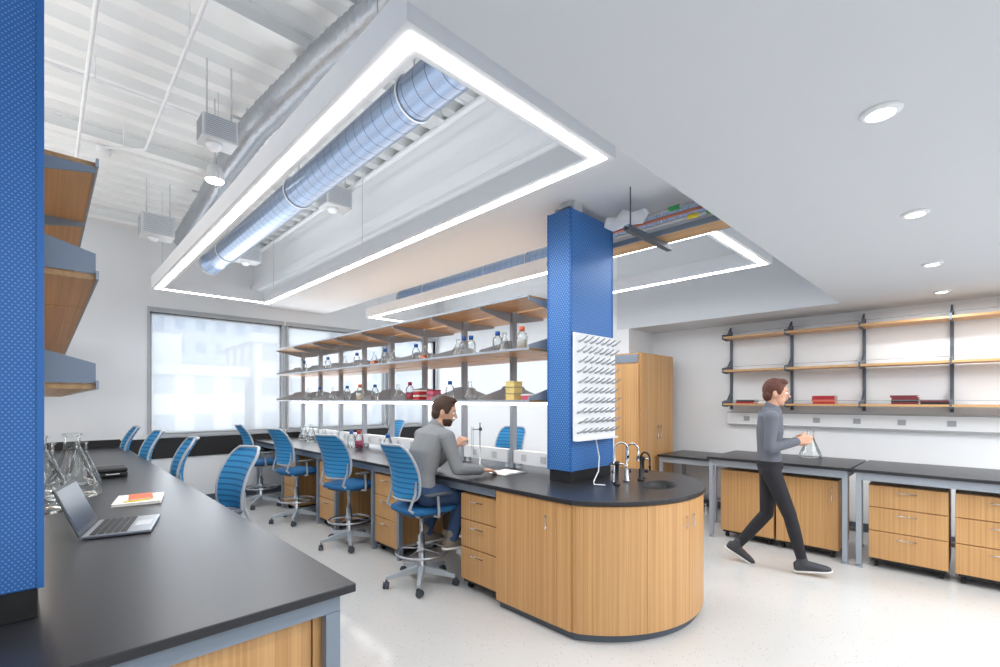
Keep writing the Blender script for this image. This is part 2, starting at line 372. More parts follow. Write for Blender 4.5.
# ---------------------------------------------------------------- ducts & ceiling services
def duct(x,z,y0,y1,r):
    t=thing('spiral_duct','shiny galvanised spiral duct hung below deck','duct',(x,y0,z),'spiral ducts')
    part(M().tube([(x,y0+(y1-y0)*i/12,z) for i in range(13)],r,40),'duct_body',DUCT,t)
    part(M().tube([(x,y1+.001,z),(x,y1+.05,z)],r+.012,28),'flange',MIDG,t)
    for yy in (y0+1.1,(y0+y1)/2,y1-.7):
        part(M().tube([(x,yy,z+r),(x,yy,ZD)],.005,6).tube([(x+(r+.006)*math.cos(a*math.pi/12),yy,z+(r+.006)*math.sin(a*math.pi/12)) for a in range(24)],.005,6,closed=True),'hanger',GREYW,t)
duct(1.45,3.20,1.06,6.5,.115); duct(4.45,3.30,1.06,6.9,.14)
t=thing('flexible_duct','wrinkled silver foil flexible duct near the deck','duct',(1.3,2,3.66))
ctrl=[(1.45,1.07,3.74),(1.38,2.1,3.73),(1.28,2.9,3.72),(1.18,3.9,3.68),(1.2,4.8,3.70),(1.25,5.8,3.68),(1.3,7.4,3.66)]
pts=[];rs=[]
for i in range(len(ctrl)-1):
    a,b=Vector(ctrl[i]),Vector(ctrl[i+1])
    for k in range(26):
        pts.append(tuple(a.lerp(b,k/26))); rs.append(.098+(.008 if k%2 else -.005)+random.uniform(-.003,.003))
part(M().tube(pts,rs,22),'duct_body',FLEX,t)
for y,x in ((2.5,1.33),(4.2,1.19),(6.0,1.26)):
    part(M().tube([(x,y,3.84),(x,y,ZD)],.006,6).box(x-.11,x+.11,y-.015,y+.015,3.835,3.845),'hanger',GREYW,t)
def vbox(x,y,z,s):
    t=thing('air_valve_box','grey perforated air terminal box hung from deck','air vent',(x,y,z),'air terminal boxes')
    part(M().box(x-s,x+s,y-s*.8,y+s*.8,z,z+s*1.5),'housing',GREYW,t,.008)
    mm=M()
    for k in range(10): mm.box(x-s-.003,x-s+.001,y-s*.7,y+s*.7,z+.02+k*s*.13,z+.025+k*s*.13)
    for k in range(10): mm.box(x-s*.85,x+s*.85,y-s*.8-.003,y-s*.8+.001,z+.02+k*s*.13,z+.025+k*s*.13)
    part(mm,'louver',STEELL,t)
    part(M().tube([(x-s*.6,y,z+s*1.5),(x-s*.6,y,ZD)],.006,6).tube([(x+s*.8,y,z+s*1.5),(x+s*.8,y,ZD)],.006,6),'hanger_rod',GREYW,t)
    part(M().lathe([(.035,-.04),(.05,-.015),(.05,0)],(x-s*.2,y,z),14),'outlet',WHITE,t)
vbox(.88,3.78,3.36,.11); vbox(.88,6.3,3.33,.15); vbox(2.06,4.45,3.44,.13); vbox(1.85,6.5,3.3,.13)
t=thing('ceiling_luminaire','small bright lamp fixture beneath an air terminal box','light',(.97,4.25,3.3))
part(M().tube([(.97,4.25,3.42),(.97,4.25,ZD)],.006,6),'stem',GREYW,t)
part(M().lathe([(.03,.12),(.05,.1),(.07,.0)],(.97,4.25,3.3),18),'lamp_housing',GREYW,t)
part(M().lathe([(.06,-.012),(.066,-.001)],(.97,4.25,3.3),18),'lens',LAMPU,t)
def pipe(pts,r,label='thin white pipe clipped beneath the deck',name='pipe',mt=WHITE):
    m=M().tube(pts,r,8)
    for a,b in zip(pts[:-1],pts[1:]):
        c=(Vector(a)+Vector(b))/2; m.tube([(c.x,c.y,c.z),(c.x,c.y,ZD-.002)],.005,6)
    solo(m,name,mt,label,'pipe',pts[0],group='ceiling pipes')
pipe([(2.22,1.9,3.68),(2.22,7.5,3.68)],.022); pipe([(1.8,1.9,3.70),(1.8,7.5,3.70)],.013); pipe([(.2,2.2,3.7),(.2,7.5,3.7)],.012); pipe([(-.4,4.3,3.78),(.9,4.3,3.78)],.014)
pipe([(.62,1.6,3.70),(.62,5.0,3.70),(.35,5.2,3.70)],.011); pipe([(1.8,2.7,3.78),(2.3,2.7,3.78)],.013); pipe([(1.8,3.8,3.78),(2.3,3.8,3.78)],.013)
for x,y in ((.75,2.4),(2.05,2.3),(.4,5.8),(2.0,5.9),(1.95,3.4)):
    solo(M().lathe([(.02,-.07),(.055,-.06),(.06,-.03),(.05,0)],(x,y,ZD),20),'smoke_detector',WHITE,'white round detector mounted on the deck','smoke detector',(x,y,ZD),group='ceiling detectors')
# ---------------------------------------------------------------- columns
def column(x0,x1,y0,y1,ztop,mt):
    t=thing('column','blue perforated steel clad column with black base','column',((x0+x1)/2,(y0+y1)/2,.912))
    part(M().box(x0,x1,y0,y1,1.0,ztop),'cladding',mt,t,.004)
    part(M().box(x0+.012,x1-.012,y0+.012,y1-.012,.912,1.0),'base',DARK,t)
    mm=M()
    for x in (x0,x1-.012): mm.box(x-.002,x+.014,y0-.003,y0-.0005,1.0,ztop)
    for y in (y0,y1-.012): mm.box(x0-.003,x0-.0005,y-.002,y+.014,1.0,ztop)
    part(mm,'corner_trim',BLUEC,t)
    return t
column(-.60,-.003,1.92,2.14,ZD-.01,BLUEP)
column(2.87,3.45,2.17,2.40,3.02,BLUEP2)
part(M().box(2.93,3.03,2.18,2.3,3.025,3.099).box(2.9,3.1,2.2,2.36,3.05,3.06),'bracket',GREYW,bpy.data.objects['column.001'] )
# ---------------------------------------------------------------- shelving between benches
LV=[1.55,1.97,2.39]
def shelving(xc,y0,ys,tip,lv,slim):
    t=thing('shelving_unit','two-sided bamboo shelving on grey steel posts above bench','shelving',(xc,y0,.912))
    zt=lv[2]
    BM=STEELL if slim else STEEL
    for i,y in enumerate(ys):
        part(M().box(xc-.03,xc+.03,y-.018,y+.018,.912,zt+.02).box(xc-.045,xc+.045,y-.035,y+.035,.912,.93),'post',BM,t)
        for sg in (-1,1):
            for j,z in enumerate(lv):
                if j<2: pl=[(.03,z),(tip,z),(tip,z+.022),(.16,z+.10),(.14,z+.125),(.03,z+.14)] if slim else [(.03,z),(tip,z),(tip,z+.07),(.14,z+.16),(.03,z+.16)]
                else: pl=[(.03,z-.022),(.03,z-.11),(.12,z-.10),(tip,z-.04),(tip,z-.022)]
                part(M().prism([(xc+sg*a,b) for a,b in pl],'y',y-.006,y+.006),'bracket',BM,t)
    for j,z in enumerate(lv):
        for sg in (-1,1):
            for a,b in zip(ys[:-1],ys[1:]):
                xa,xb=sorted((xc+sg*.03,xc+sg*(tip+.0)))
                part(M().box(xa,xb,a+.01,b-.01,z-.02,z),'shelf_board',WOODH,t)
            xa,xb=sorted((xc+sg*(tip),xc+sg*(tip+.008)))
            part(M().box(xa,xb,ys[0]-.013,ys[-1]+.013,z-.019 if slim else z-.022,z if slim else z+.008),'edge_rail',STEELL,t)
    for sg in (-1,1):
        for a,b in zip(ys[:-1],ys[1:]):
            x=xc+sg*.2
            part(M().box(x-.03,x+.03,a+.1,b-.1,lv[0]-.045,lv[0]-.0205),'undershelf_lamp',LAMPU,t)
    return t
YS_C=[2.5]+[3.08+.72*i for i in range(8)]
shelving(-.30,2.2,[2.2+.72*i for i in range(9)],.43,[1.61,2.0,2.40],False)
shelving(3.18,2.5,YS_C,.43,LV,True)
for xc,ya in ((-.30,2.2),(3.18,2.55)):
    t=thing('power_raceway','long pale grey power raceway along the bench spine','raceway',(xc,ya,.912))
    m=M(); ys=YS_C if xc>1 else [2.2+.72*i for i in range(9)]
    for a,b in zip(ys[:-1],ys[1:]): m.box(xc-.04,xc+.04,a+.04,b-.04,.96,1.08).box(xc-.02,xc+.02,a+.05,a+.09,.912,.96).box(xc-.02,xc+.02,b-.09,b-.05,.912,.96)
    part(m,'channel',WHITE,t)
    for a,b in zip(ys[:-1],ys[1:]):
        for q in (.3,.7):
            y=a+(b-a)*q
            part(M().box(xc-.046,xc-.0405,y-.03,y+.03,.99,1.05),'outlet',GREYW,t)
# ---------------------------------------------------------------- worktops
Rr,SG=.859,.44; XC=3.18
def arcpts(R,half,yc,n=28): return [(XC+R*math.sin(a),yc-R*math.cos(a)) for a in [(-half+2*half*i/n) for i in range(n+1)]]
YC=1.82+Rr-SG; HALF=math.asin(.75/Rr)
o_R=Rr+.03; hf=math.asin(.78/o_R)
outer=[(2.40,8.24)]+arcpts(o_R,hf,YC)+[(3.96,8.24)]
top=solo(M().prism(outer,'z',.88,.91),'worktop',BLACK,'long black epoxy island worktop with bowed end','worktop',(3.18,4,.88))
SX,SY=3.32,1.68
cutter=bpy.data.objects.new('cut',M().loft([((SX,SY,z),(.19,.05,0),(-.03,.11,0)) for z in (.8,1.0)],24).mesh('cut',BLACK)); COL.objects.link(cutter)
bo=top.modifiers.new('bool','BOOLEAN'); bo.object=cutter; bo.operation='DIFFERENCE'; bo.solver='EXACT'
bpy.context.view_layer.update(); dg=bpy.context.evaluated_depsgraph_get()
nm=bpy.data.meshes.new_from_object(top.evaluated_get(dg)); top.modifiers.clear(); top.data=nm
bpy.data.objects.remove(cutter)
bv=top.modifiers.new('b','BEVEL'); bv.width=.004; bv.segments=2; bv.limit_method='ANGLE'
sk=thing('sink','black oval drop-in cup sink in the worktop','sink',(SX,SY,.80))
def orow(k,z): return ((SX,SY,z),(.19*k,.05*k,0),(-.03*k,.11*k,0))
n=24
prof=[(1.04,.9105),(1.04,.9135),(.97,.9135),(.92,.86),(.7,.80),(.1,.795),(.1,.785),(.72,.79),(.94,.85),(.985,.9105)]
rr=[orow(k,z) for k,z in prof]; vs=[];fs=[]
for c,a,b in rr:
    for k in range(n):
        q=2*math.pi*k/n; vs.append(Vector(c)+Vector(a)*math.cos(q)+Vector(b)*math.sin(q))
for i in range(len(rr)-1):
    for k in range(n): l=(k+1)%n; fs.append((i*n+k,i*n+l,(i+1)*n+l,(i+1)*n+k)[::-1])
part(M().add(vs,fs,True),'basin',DARK,sk)
part(M().lathe([(.024,-.004),(.024,.004)],(SX,SY,.796),14),'drain',CHROME,sk)
def faucet(x,y,h,reach,ang,mt,label):
    t=thing('faucet',label,'faucet',(x,y,.911))
    part(M().lathe([(.026,0),(.026,.01),(.016,.02),(.016,.09),(.011,.1)],(x,y,.911),16),'base',mt,t)
    p=[(x,y,1.0)]; dx,dy=math.cos(ang),math.sin(ang); R=reach/2
    p.append((x,y,.911+h-R))
    for i in range(1,9):
        a=math.pi*i/8; p.append((x+dx*R*(1-math.cos(a)),y+dy*R*(1-math.cos(a)),.911+h-R+R*math.sin(a)))
    e=p[-1]; p.append((e[0],e[1],e[2]-.05))
    part(M().tube(p,.0075,12),'spout',mt,t)
    part(M().tube([(e[0],e[1],e[2]-.05),(e[0],e[1],e[2]-.09)],[.010,.006],10),'nozzle',mt,t)
    part(M().tube([(x,y,.98),(x-dy*.05,y+dx*.05,.985)],.006,8).lathe([(.016,-.012),(.02,0),(.016,.012)],(x-dy*.055,y+dx*.055,.985),10),'handle',DARK,t)
    return t
faucet(3.16,1.97,.31,.10,-.9,CHROME,'tall chrome gooseneck laboratory faucet beside the sink')
faucet(3.27,1.93,.30,.09,-1.3,CHROME,'chrome gooseneck water tap behind the sink')
faucet(3.38,1.87,.23,.10,-1.9,DARK,'black gooseneck laboratory tap behind the sink')
for x,y,ang in ((3.08,1.90,-1.0),(3.50,1.92,-.5)):
    t=thing('gas_turret','black and chrome laboratory gas turret on worktop','gas tap',(x,y,.911),'gas turrets')
    part(M().lathe([(.024,0),(.024,.01),(.014,.018),(.014,.14),(.02,.15),(.02,.17),(.01,.18)],(x,y,.911),14),'body',DARK,t)
    dx,dy=math.cos(ang),math.sin(ang)
    part(M().tube([(x,y,1.07),(x+dx*.04,y+dy*.04,1.07),(x+dx*.07,y+dy*.07,1.05)],[.008,.007,.004],8),'nozzle',CHROME,t)
    part(M().tube([(x,y,1.07),(x-dx*.035,y-dy*.035,1.07)],.007,8).box(x-dx*.04-.012,x-dx*.04+.012,y-dy*.04-.012,y-dy*.04+.012,1.06,1.08),'valve_knob',CHROME,t)
solo(M().box(-1.25,.78,1.52,8.24,.88,.91),'worktop',BLACK,'long black epoxy bench worktop with square end','worktop',(-.3,4,.88),.004)
solo(M().box(-1.2,.74,8.215,8.239,.911,1.01),'upstand',DARK,'black epoxy upstand at bench end against wall','backsplash',(-.3,8.22,.911))
# ---------------------------------------------------------------- bench frames
def bframe(x0,x1,y0,y1,ys,label,ysp):
    t=thing('bench_frame',label,'bench frame',((x0+x1)/2,y0,0))
    m=M().box(x0,x0+.03,y0,y1,.815,.879).box(x1-.03,x1,y0,y1,.815,.879).box(x0+.03,x1-.03,y0,y0+.03,.815,.879).box(x0+.03,x1-.03,y1-.03,y1,.815,.879)
    part(m,'apron',STEEL,t)
    xc=(x0+x1)/2
    for y in ys:
        for x in (x0+.002,x1-.052):
            part(M().box(x,x+.05,y-.02,y+.02,.02,.815).lathe([(.025,0),(.025,.02)],(x+.025,y,0),12),'leg',STEEL,t)
    part(M().box(xc-.02,xc+.02,ysp,y1-.03,.12,.80),'spine_panel',GREYW,t)
    return t
bframe(2.44,3.92,2.55,8.2,[3.92,4.42,5.29,5.79,6.50,7.00,8.1],'blue-grey steel frame carrying the island worktop',2.6)
bframe(-1.2,.74,1.56,8.2,[1.575,3.06,4.45,5.85,7.15,8.1],'blue-grey steel frame carrying the side bench',3.1)
# ---------------------------------------------------------------- cabinets
def barpull(m,p0,p1,n,r=.005,off=.028):
    p0,p1,n=Vector(p0),Vector(p1),Vector(n).normalized(); d=(p1-p0)
    m.tube([p0+n*off,p1+n*off],r,8)
    for q in (.12,.88):
        c=p0+d*q; m.tube([c,c+n*off],r*.9,8)
    return m
t=thing('end_cabinet','bamboo cabinet with bowed front and dark kick plate','cabinet',(3.18,2.1,0))
def arcpanel(a0,a1,z0,z1,r0,r1,n=16,mm=None):
    pts=[(XC+r1*math.sin(a0+(a1-a0)*i/n),YC-r1*math.cos(a0+(a1-a0)*i/n)) for i in range(n+1)]
    pts+=[(XC+r0*math.sin(a1+(a0-a1)*i/n),YC-r0*math.cos(a1+(a0-a1)*i/n)) for i in range(n+1)]
    return (mm or M()).prism(pts,'z',z0,z1)
poly=[(2.43,2.53)]+arcpts(Rr,HALF,YC,36)+[(3.93,2.53)]
pl2=[(2.45,2.51)]+arcpts(Rr-.02,math.asin(.73/(Rr-.02)),YC,36)+[(3.91,2.51)]
mb=M().prism(poly,'z',.055,.775,False); arcpanel(-HALF,HALF,.775,.879,Rr-.03,Rr,24,mb)
mb.box(2.43,2.46,1.82,2.53,.775,.879).box(3.90,3.93,1.82,2.53,.775,.879).box(2.46,3.90,2.50,2.53,.775,.879)
part(mb,'body',WOODV,t)
part(M().prism(pl2,'z',0,.055),'kick_plate',STEELD,t)
dd=math.radians
part(arcpanel(dd(-59.4),dd(-29.2),.058,.872,Rr+.0005,Rr+.014),'front_panel',WOODV,t)
for a0,a1,ha in ((-29,-4.1,-7),(-3.9,20,-1),(20.2,59,24)):
    d=part(arcpanel(dd(a0),dd(a1),.058,.872,Rr+.0005,Rr+.014),'door',WOODV,t)
    a=dd(ha); n=Vector((math.sin(a),-math.cos(a),0)); c=Vector((XC,YC,0))+n*(Rr+.014)
    part(barpull(M(),c+Vector((0,0,.69)),c+Vector((0,0,.78)),n,.003,.016),'handle',ALU,d)
d=part(M().box(2.416,2.4295,1.949,2.52,.058,.872),'door',WOODV,t)
part(barpull(M(),(2.416,2.03,.68),(2.416,2.03,.78),(-1,0,0),.003,.016),'handle',ALU,d)
part(M().box(2.418,2.4295,1.83,1.947,.058,.872),'filler_panel',WOODV,t)
part(M().box(3.9305,3.944,1.86,2.52,.058,.872),'door',WOODV,t)

def pedestal(w,dep,drawers,label,ztop=.72,group='mobile drawer pedestals'):
    t=thing('drawer_pedestal' if drawers else 'mobile_cabinet',label,'cabinet',(0,0,0),group)
    z0=.085
    part(M().box(.018,dep,-w/2,w/2,z0,ztop),'body',WOODV,t)
    part(M().box(.016,dep-.02,-w/2+.02,w/2-.02,z0-.022,z0-.0005),'base_plate',DARK,t)
    if drawers:
        hs=[.0,.30,.62,1.0]; H=ztop-z0
        for i in range(3):
            a=ztop-H*hs[i+1]+.004; b=ztop-H*hs[i]-.004
            d=part(M().box(0,.0175,-w/2+.002,w/2-.002,a,b),'drawer',WOODV,t,.002)
            zc=b-.05
            part(barpull(M(),(0,-.07,zc),(0,.07,zc),(-1,0,0),.004,.022),'handle',CHROME,d)
    else:
        d=part(M().box(0,.0175,-w/2+.002,w/2-.002,z0,ztop-.003),'door',WOODV,t,.002)
        part(barpull(M(),(0,-w/2+.05,ztop-.2),(0,-w/2+.05,ztop-.06),(-1,0,0)),'handle',CHROME,d)
    for x in (.07,dep-.07):
        for y in (-w/2+.05,w/2-.05):
            part(M().tube([(x,y-.012,.03),(x,y+.012,.03)],.03,14).box(x-.012,x+.012,y-.018,y+.018,.045,.063),'caster',DARK,t)
    return t
P=pedestal(.43,.55,True,'bamboo three-drawer mobile pedestal under the island bench',.79)
P.location=(2.46,2.77,0)
dup(P,(2.46,4.17,0)); dup(P,(2.46,5.54,0)); dup(P,(2.46,6.75,0))
for y in (3.47,5.04,6.22): dup(P,(3.90,y,0),math.pi)
P2=pedestal(.54,.55,True,'bamboo three-drawer mobile pedestal beneath side table',.765); P2.location=(5.50,.45,0)
dup(P2,(5.50,-.13,0))
P3=pedestal(.54,.55,False,'bamboo mobile cabinet with single door beneath side table',.765); P3.location=(5.50,1.22,0)
dup(P3,(5.50,1.78,0))
t=thing('base_cabinet','bamboo base cabinet at the side bench end','cabinet',(0,1.9,0))
part(M().box(-1.13,.70,1.62,3.0,.08,.81),'body',WOODV,t)
part(M().box(-1.10,.66,1.66,2.9,0,.08),'kick_plate',STEELD,t)
part(M().box(-.20,.655,1.60,1.6195,.09,.80),'end_panel',WOODV,t,.002)
part(M().box(.660,.70,1.598,1.6195,.08,.81),'stile',WOODV,t,.002)
part(M().box(-1.12,-.206,1.60,1.6195,.09,.80),'end_panel',WOODV,t,.002)
t=thing('tall_cabinet','tall bamboo storage cabinet with steel vent grille','cabinet',(6.1,3.35,0))
part(M().box(5.72,6.66,3.18,3.57,.08,2.19),'body',WOODV,t)
part(M().box(5.75,6.63,3.21,3.55,0,.08),'kick_plate',STEELD,t)
for a,b in ((5.725,6.187),(6.193,6.655)):
    d=part(M().box(a,b,3.162,3.1795,.09,2.185),'door',WOODV,t,.002)
    xx=b-.04 if b<6.3 else a+.04
    part(barpull(M(),(xx,3.162,1.0),(xx,3.162,1.2),(0,-1,0)),'handle',CHROME,d)
part(M().box(5.704,5.7195,3.20,3.55,2.06,2.17),'vent_grille',STEEL,t)
part(M().box(5.704,5.7195,3.19,3.56,.09,2.04),'side_panel',WOODV,t)
# ---------------------------------------------------------------- right tables
def table(x0,x1,y0,y1,h,label):
    t=thing('lab_table',label,'table',((x0+x1)/2,(y0+y1)/2,0),'side tables')
    part(M().box(x0,x1,y0,y1,h-.028,h),'tabletop',BLACK,t,.003)
    part(M().box(x0+.03,x0+.06,y0+.03,y1-.03,h-.10,h-.029).box(x1-.06,x1-.03,y0+.03,y1-.03,h-.10,h-.029).box(x0+.06,x1-.06,y0+.03,y0+.06,h-.10,h-.029).box(x0+.06,x1-.06,y1-.06,y1-.03,h-.10,h-.029),'apron',STEELL,t)
    for x in (x0+.025,x1-.075):
        for y in (y0+.02,y1-.06):
            part(M().box(x,x+.045,y,y+.04,.025,h-.03).lathe([(.028,0),(.028,.012),(.012,.014),(.012,.03)],(x+.025,y+.02,0),12),'leg',STEELL,t)
    part(M().box(x1-.07,x1-.04,y0+.07,y1-.07,.14,.18),'stretcher',STEELL,t)
table(5.38,6.30,.845,2.16,.91,'steel-framed side table with black top')
table(5.38,6.30,-.62,.82,.91,'steel-framed side table with black top')
table(6.05,6.85,2.3,3.1,.80,'small steel-framed table with black top beside tall cabinet')
# ---------------------------------------------------------------- wall shelving right
t=thing('wall_shelving','wall-mounted bamboo shelving with dark steel uprights and brackets','shelving',(XR,1.0,1.4))
YS=[2.42,1.68,.94,.20,-.54,-1.28]; LW=[1.50,1.95,2.40]
for y in YS:
    part(M().box(XR-.03,XR-.002,y-.015,y+.015,1.42,2.50),'upright',STEELD,t)
    for z in LW:
        part(M().prism([(XR-.03,z-.021),(XR-.03,z+.16),(XR-.06,z+.14),(XR-.16,z+.05),(XR-.34,z+.03),(XR-.34,z-.035),(XR-.2,z-.045)],'y',y-.009,y+.009),'bracket',STEELD,t)
for z in LW:
    for a,b in zip(YS[:-1],YS[1:]):
        part(M().box(XR-.34,XR-.035,b+.01,a-.01,z-.02,z+.004),'shelf_board',WOODH,t)
        part(M().tube([(XR-.335,b+.01,z+.045),(XR-.335,a-.01,z+.045)],.0025,6),'guard_rail',STEEL,t)
t=thing('power_raceway','white wall raceway with power outlets above side tables','raceway',(XR,1,1.2))
part(M().box(XR-.08,XR-.002,-1.3,2.45,1.21,1.39),'channel',WHITE,t,.004)
part(M().box(XR-.084,XR-.0805,-1.3,2.45,1.375,1.388).box(XR-.084,XR-.0805,-1.3,2.45,1.212,1.225),'edge_strip',MIDG,t)
for i in range(9):
    y=2.2-.4*i
    part(M().box(XR-.086,XR-.0805,y-.035,y+.035,1.27,1.33),'outlet',MIDG,t)
def books(y0,n,cols,z):
    for i in range(n):
        c=cols[i%len(cols)]
        b=thing('book','hardback book lying in a stack on wall shelf','book',(XR-.2,y0,z+.0045+i*.024),'books on the wall shelf')
        zz=z+.0045+i*.024; j=random.uniform(-.01,.01)
        part(M().box(XR-.32,XR-.14,y0-.11+j,y0+.11+j,zz,zz+.005).box(XR-.32,XR-.14,y0-.11+j,y0+.11+j,zz+.0185,zz+.0235).box(XR-.325,XR-.319,y0-.11+j,y0+.11+j,zz,zz+.0235),'cover',c,b)
        part(M().box(XR-.318,XR-.145,y0-.10+j,y0+.10+j,zz+.0052,zz+.0183),'pages',PAPER,b)
books(2.15,2,[RED,DARK],1.50); books(1.28,4,[RED,ORANGE,RED,RED],1.50); books(.56,4,[MAROON,DARK,MAROON,MAROON],1.50); books(.32,2,[DARK,MAROON],1.50)
# ---------------------------------------------------------------- chairs
def chair():
    t=thing('drafting_chair','blue mesh-back drafting chair with pale grey frame and casters','chair',(0,0,0),'blue drafting chairs')
    for k in range(5):
        a=2*math.pi*k/5+.3; c,s=math.cos(a),math.sin(a); R=rz(a)
        vs=[]
        for x,w,z0,z1 in ((.03,.03,.10,.155),(.15,.024,.085,.13),(.30,.016,.07,.10)):
            for yy,zz in ((-w,z0),(w,z0),(w*.8,z1),(-w*.8,z1)): vs.append(R@Vector((x,yy,zz)))
        fs=[(0,1,2,3)[::-1],(8,9,10,11)]
        for i in (0,4):
            for j in range(4): l=(j+1)%4; fs.append((i+j,i+l,i+4+l,i+4+j))
        part(M().add(vs,fs),'leg',CFRAME,t,.004)
        px,py=c*.295,s*.295
        m=M().tube([(px,py,.045),(px,py,.075)],.008,8)
        q=rz(a+1.2)
        for o in (-.014,.014):
            u=q@Vector((0,o-.008,0)); v=q@Vector((0,o+.008,0)); cx=q@Vector((.012,0,0))
            m.tube([(px+u.x+cx.x,py+u.y+cx.y,.028),(px+v.x+cx.x,py+v.y+cx.y,.028)],.0275,14)
        m.obox((px+cx.x*.6,py+cx.y*.6,.047),(.05,.012,.03),q)
        part(m,'caster',CDARK,t)
    part(M().lathe([(.04,.095),(.042,.16),(.028,.17),(.028,.40),(.018,.40),(.018,.56),(.05,.565),(.05,.59)],(0,0,0),18),'gas_column',ALU,t)
    m=M().tube([(.215*math.cos(a*math.pi/16),.215*math.sin(a*math.pi/16),.27) for a in range(32)],.010,8,closed=True)
    for a in range(4):
        q=a*math.pi/2+.4; m.tube([(.028*math.cos(q),.028*math.sin(q),.29),(.215*math.cos(q),.215*math.sin(q),.27)],.006,6)
    m.lathe([(.036,.27),(.036,.31)],(0,0,0),14)
    part(m,'foot_ring',ALU,t)
    def rr(hx,hy,z,p=4,n=28):
        out=[]
        for k in range(n):
            a=2*math.pi*k/n; c,s=math.cos(a),math.sin(a)
            out.append((math.copysign(abs(c)**(2/p),c)*hx,math.copysign(abs(s)**(2/p),s)*hy,z))
        return out
    def stack(rows,cx=0):
        n=len(rows[0]); vs=[(x+cx,y,z) for r in rows for x,y,z in r]; fs=[tuple(range(n))[::-1],tuple((len(rows)-1)*n+k for k in range(n))]
        for i in range(len(rows)-1):
            for k in range(n): l=(k+1)%n; fs.append((i*n+k,i*n+l,(i+1)*n+l,(i+1)*n+k))
        return M().add(vs,fs,True)
    part(stack([rr(.20,.20,.618),rr(.235,.235,.63),rr(.24,.24,.65),rr(.225,.225,.667),rr(.16,.16,.672)],.02),'seat',FABRICS,t)
    part(stack([rr(.12,.12,.588),rr(.19,.2,.60),rr(.2,.205,.6175)],.02),'seat_pan',CDARK,t)
    def bp(u,v):
        hw=.205+.02*math.sin(math.pi*v)
        cr=.14
        if v<cr: hw*=1-.22*(1-v/cr)**2
        if v>1-cr: hw*=1-.25*((v-1+cr)/cr)**2
        y=u*hw; x=-.225+.07*u*u*(1-.3*v)-.11*v*v+.03*math.sin(math.pi*v)
        return Vector((x,y,.745+v*.45))
    nu,nv=10,16; vs=[];fs=[]
    for th in (0,-.012):
        for j in range(nv+1):
            for i in range(nu+1):
                p=bp(-1+2*i/nu,j/nv); vs.append((p.x+th,p.y,p.z))
    N=(nu+1)*(nv+1)
    for j in range(nv):
        for i in range(nu):
            a=j*(nu+1)+i; fs.append((a,a+1,a+nu+2,a+nu+1)); fs.append((N+a,N+a+nu+1,N+a+nu+2,N+a+1))
    part(M().add(vs,fs,True),'backrest',FABRIC,t)
    loop=[bp(-1+2*i/nu,0) for i in range(nu)]+[bp(1,j/nv) for j in range(nv)]+[bp(1-2*i/nu,1) for i in range(nu)]+[bp(-1,1-j/nv) for j in range(nv)]
    part(M().tube([p+Vector((-.006,0,0)) for p in loop],.011,8,closed=True),'back_frame',CFRAME,t)
    for sg in (-1,1):
        p=bp(sg*.99,.3)
        part(M().tube([(.0,sg*.12,.60),(-.14,sg*.17,.615),(-.225,sg*.18,.68),(p.x-.03,sg*.19,.80),(p.x-.03,sg*.20,.90)],[.014,.015,.013,.011,.007],8),'back_support',CFRAME,t)
        part(M().tube([(.0,sg*.18,.603),(.0,sg*.26,.61),(-.01,sg*.275,.66),(-.02,sg*.275,.785)],[.012,.013,.012,.011],8),'arm_post',CFRAME,t)
        part(M().loft([((-.13,sg*.27,.792),(0,.025,0),(0,0,.009)),((-.11,sg*.275,.793),(0,.035,0),(0,0,.012)),((.08,sg*.275,.793),(0,.035,0),(0,0,.012)),((.11,sg*.27,.792),(0,.025,0),(0,0,.008))],14),'armrest',CDARK,t)
    return t
C=chair(); C.location=(2.29,3.30,0); C.rotation_euler=(0,0,-.05)
for x,y,r in ((2.34,4.72,.22),(2.32,6.12,.12),(2.28,7.38,-.05)): dup(C,(x,y,0),r,'unoccupied blue mesh-back drafting chair facing the island bench')
for x,y,r in ((.80,3.76,math.pi+.12),(.69,5.13,math.pi-.06),(.63,6.5,math.pi+.05),(.56,7.72,math.pi)): dup(C,(x,y,0),r,'unoccupied blue mesh-back drafting chair facing the side bench')
for x,y,r in ((4.15,4.25,math.pi+.1),(4.2,7.15,math.pi-.1)): dup(C,(x,y,0),r,'blue mesh-back drafting chair on the far side of the island')
# ---------------------------------------------------------------- drying rack on column
t=thing('drying_rack','white pegboard glassware drying rack mounted on blue column','drying rack',(3.2,2.13,1.25))
x0,x1,z0,z1=2.84,3.40,1.24,2.06
part(M().box(x0,x1,2.115,2.13,z0,z1).box(x0,x1,2.085,2.115,z0,z0+.012).box(x0+.05,x0+.09,2.13,2.169,z0+.1,z1-.1).box(x1-.09,x1-.05,2.13,2.169,z0+.1,z1-.1),'board',WHITE,t)
pegm=M().tube([(0,0,0),(0,-.035,.010),(0,-.08,.038)],[.009,.007,.004],7).lathe([(.013,-.002),(.013,.002)],(0,-.003,0),8).mesh('peg',MIDG)
for j in range(10):
    for i in range(7):
        p=bpy.data.objects.new('peg',pegm); COL.objects.link(p); p.parent=t
        p.location=(x0+.04+i*.076+(.02 if j%2 else 0)-3.2,2.1145-2.13,z0+.06+j*.077-1.25)
tt=solo(M().tube([(3.10,2.10,1.24),(3.10,2.07,1.1),(3.06,2.05,1.0),(2.98,2.04,.93),(2.93,2.0,.921),(2.97,1.93,.921)],.005,8),'drain_hose',WHITE,'thin white drain hose from drying rack to worktop','hose',(2.93,2,.912))
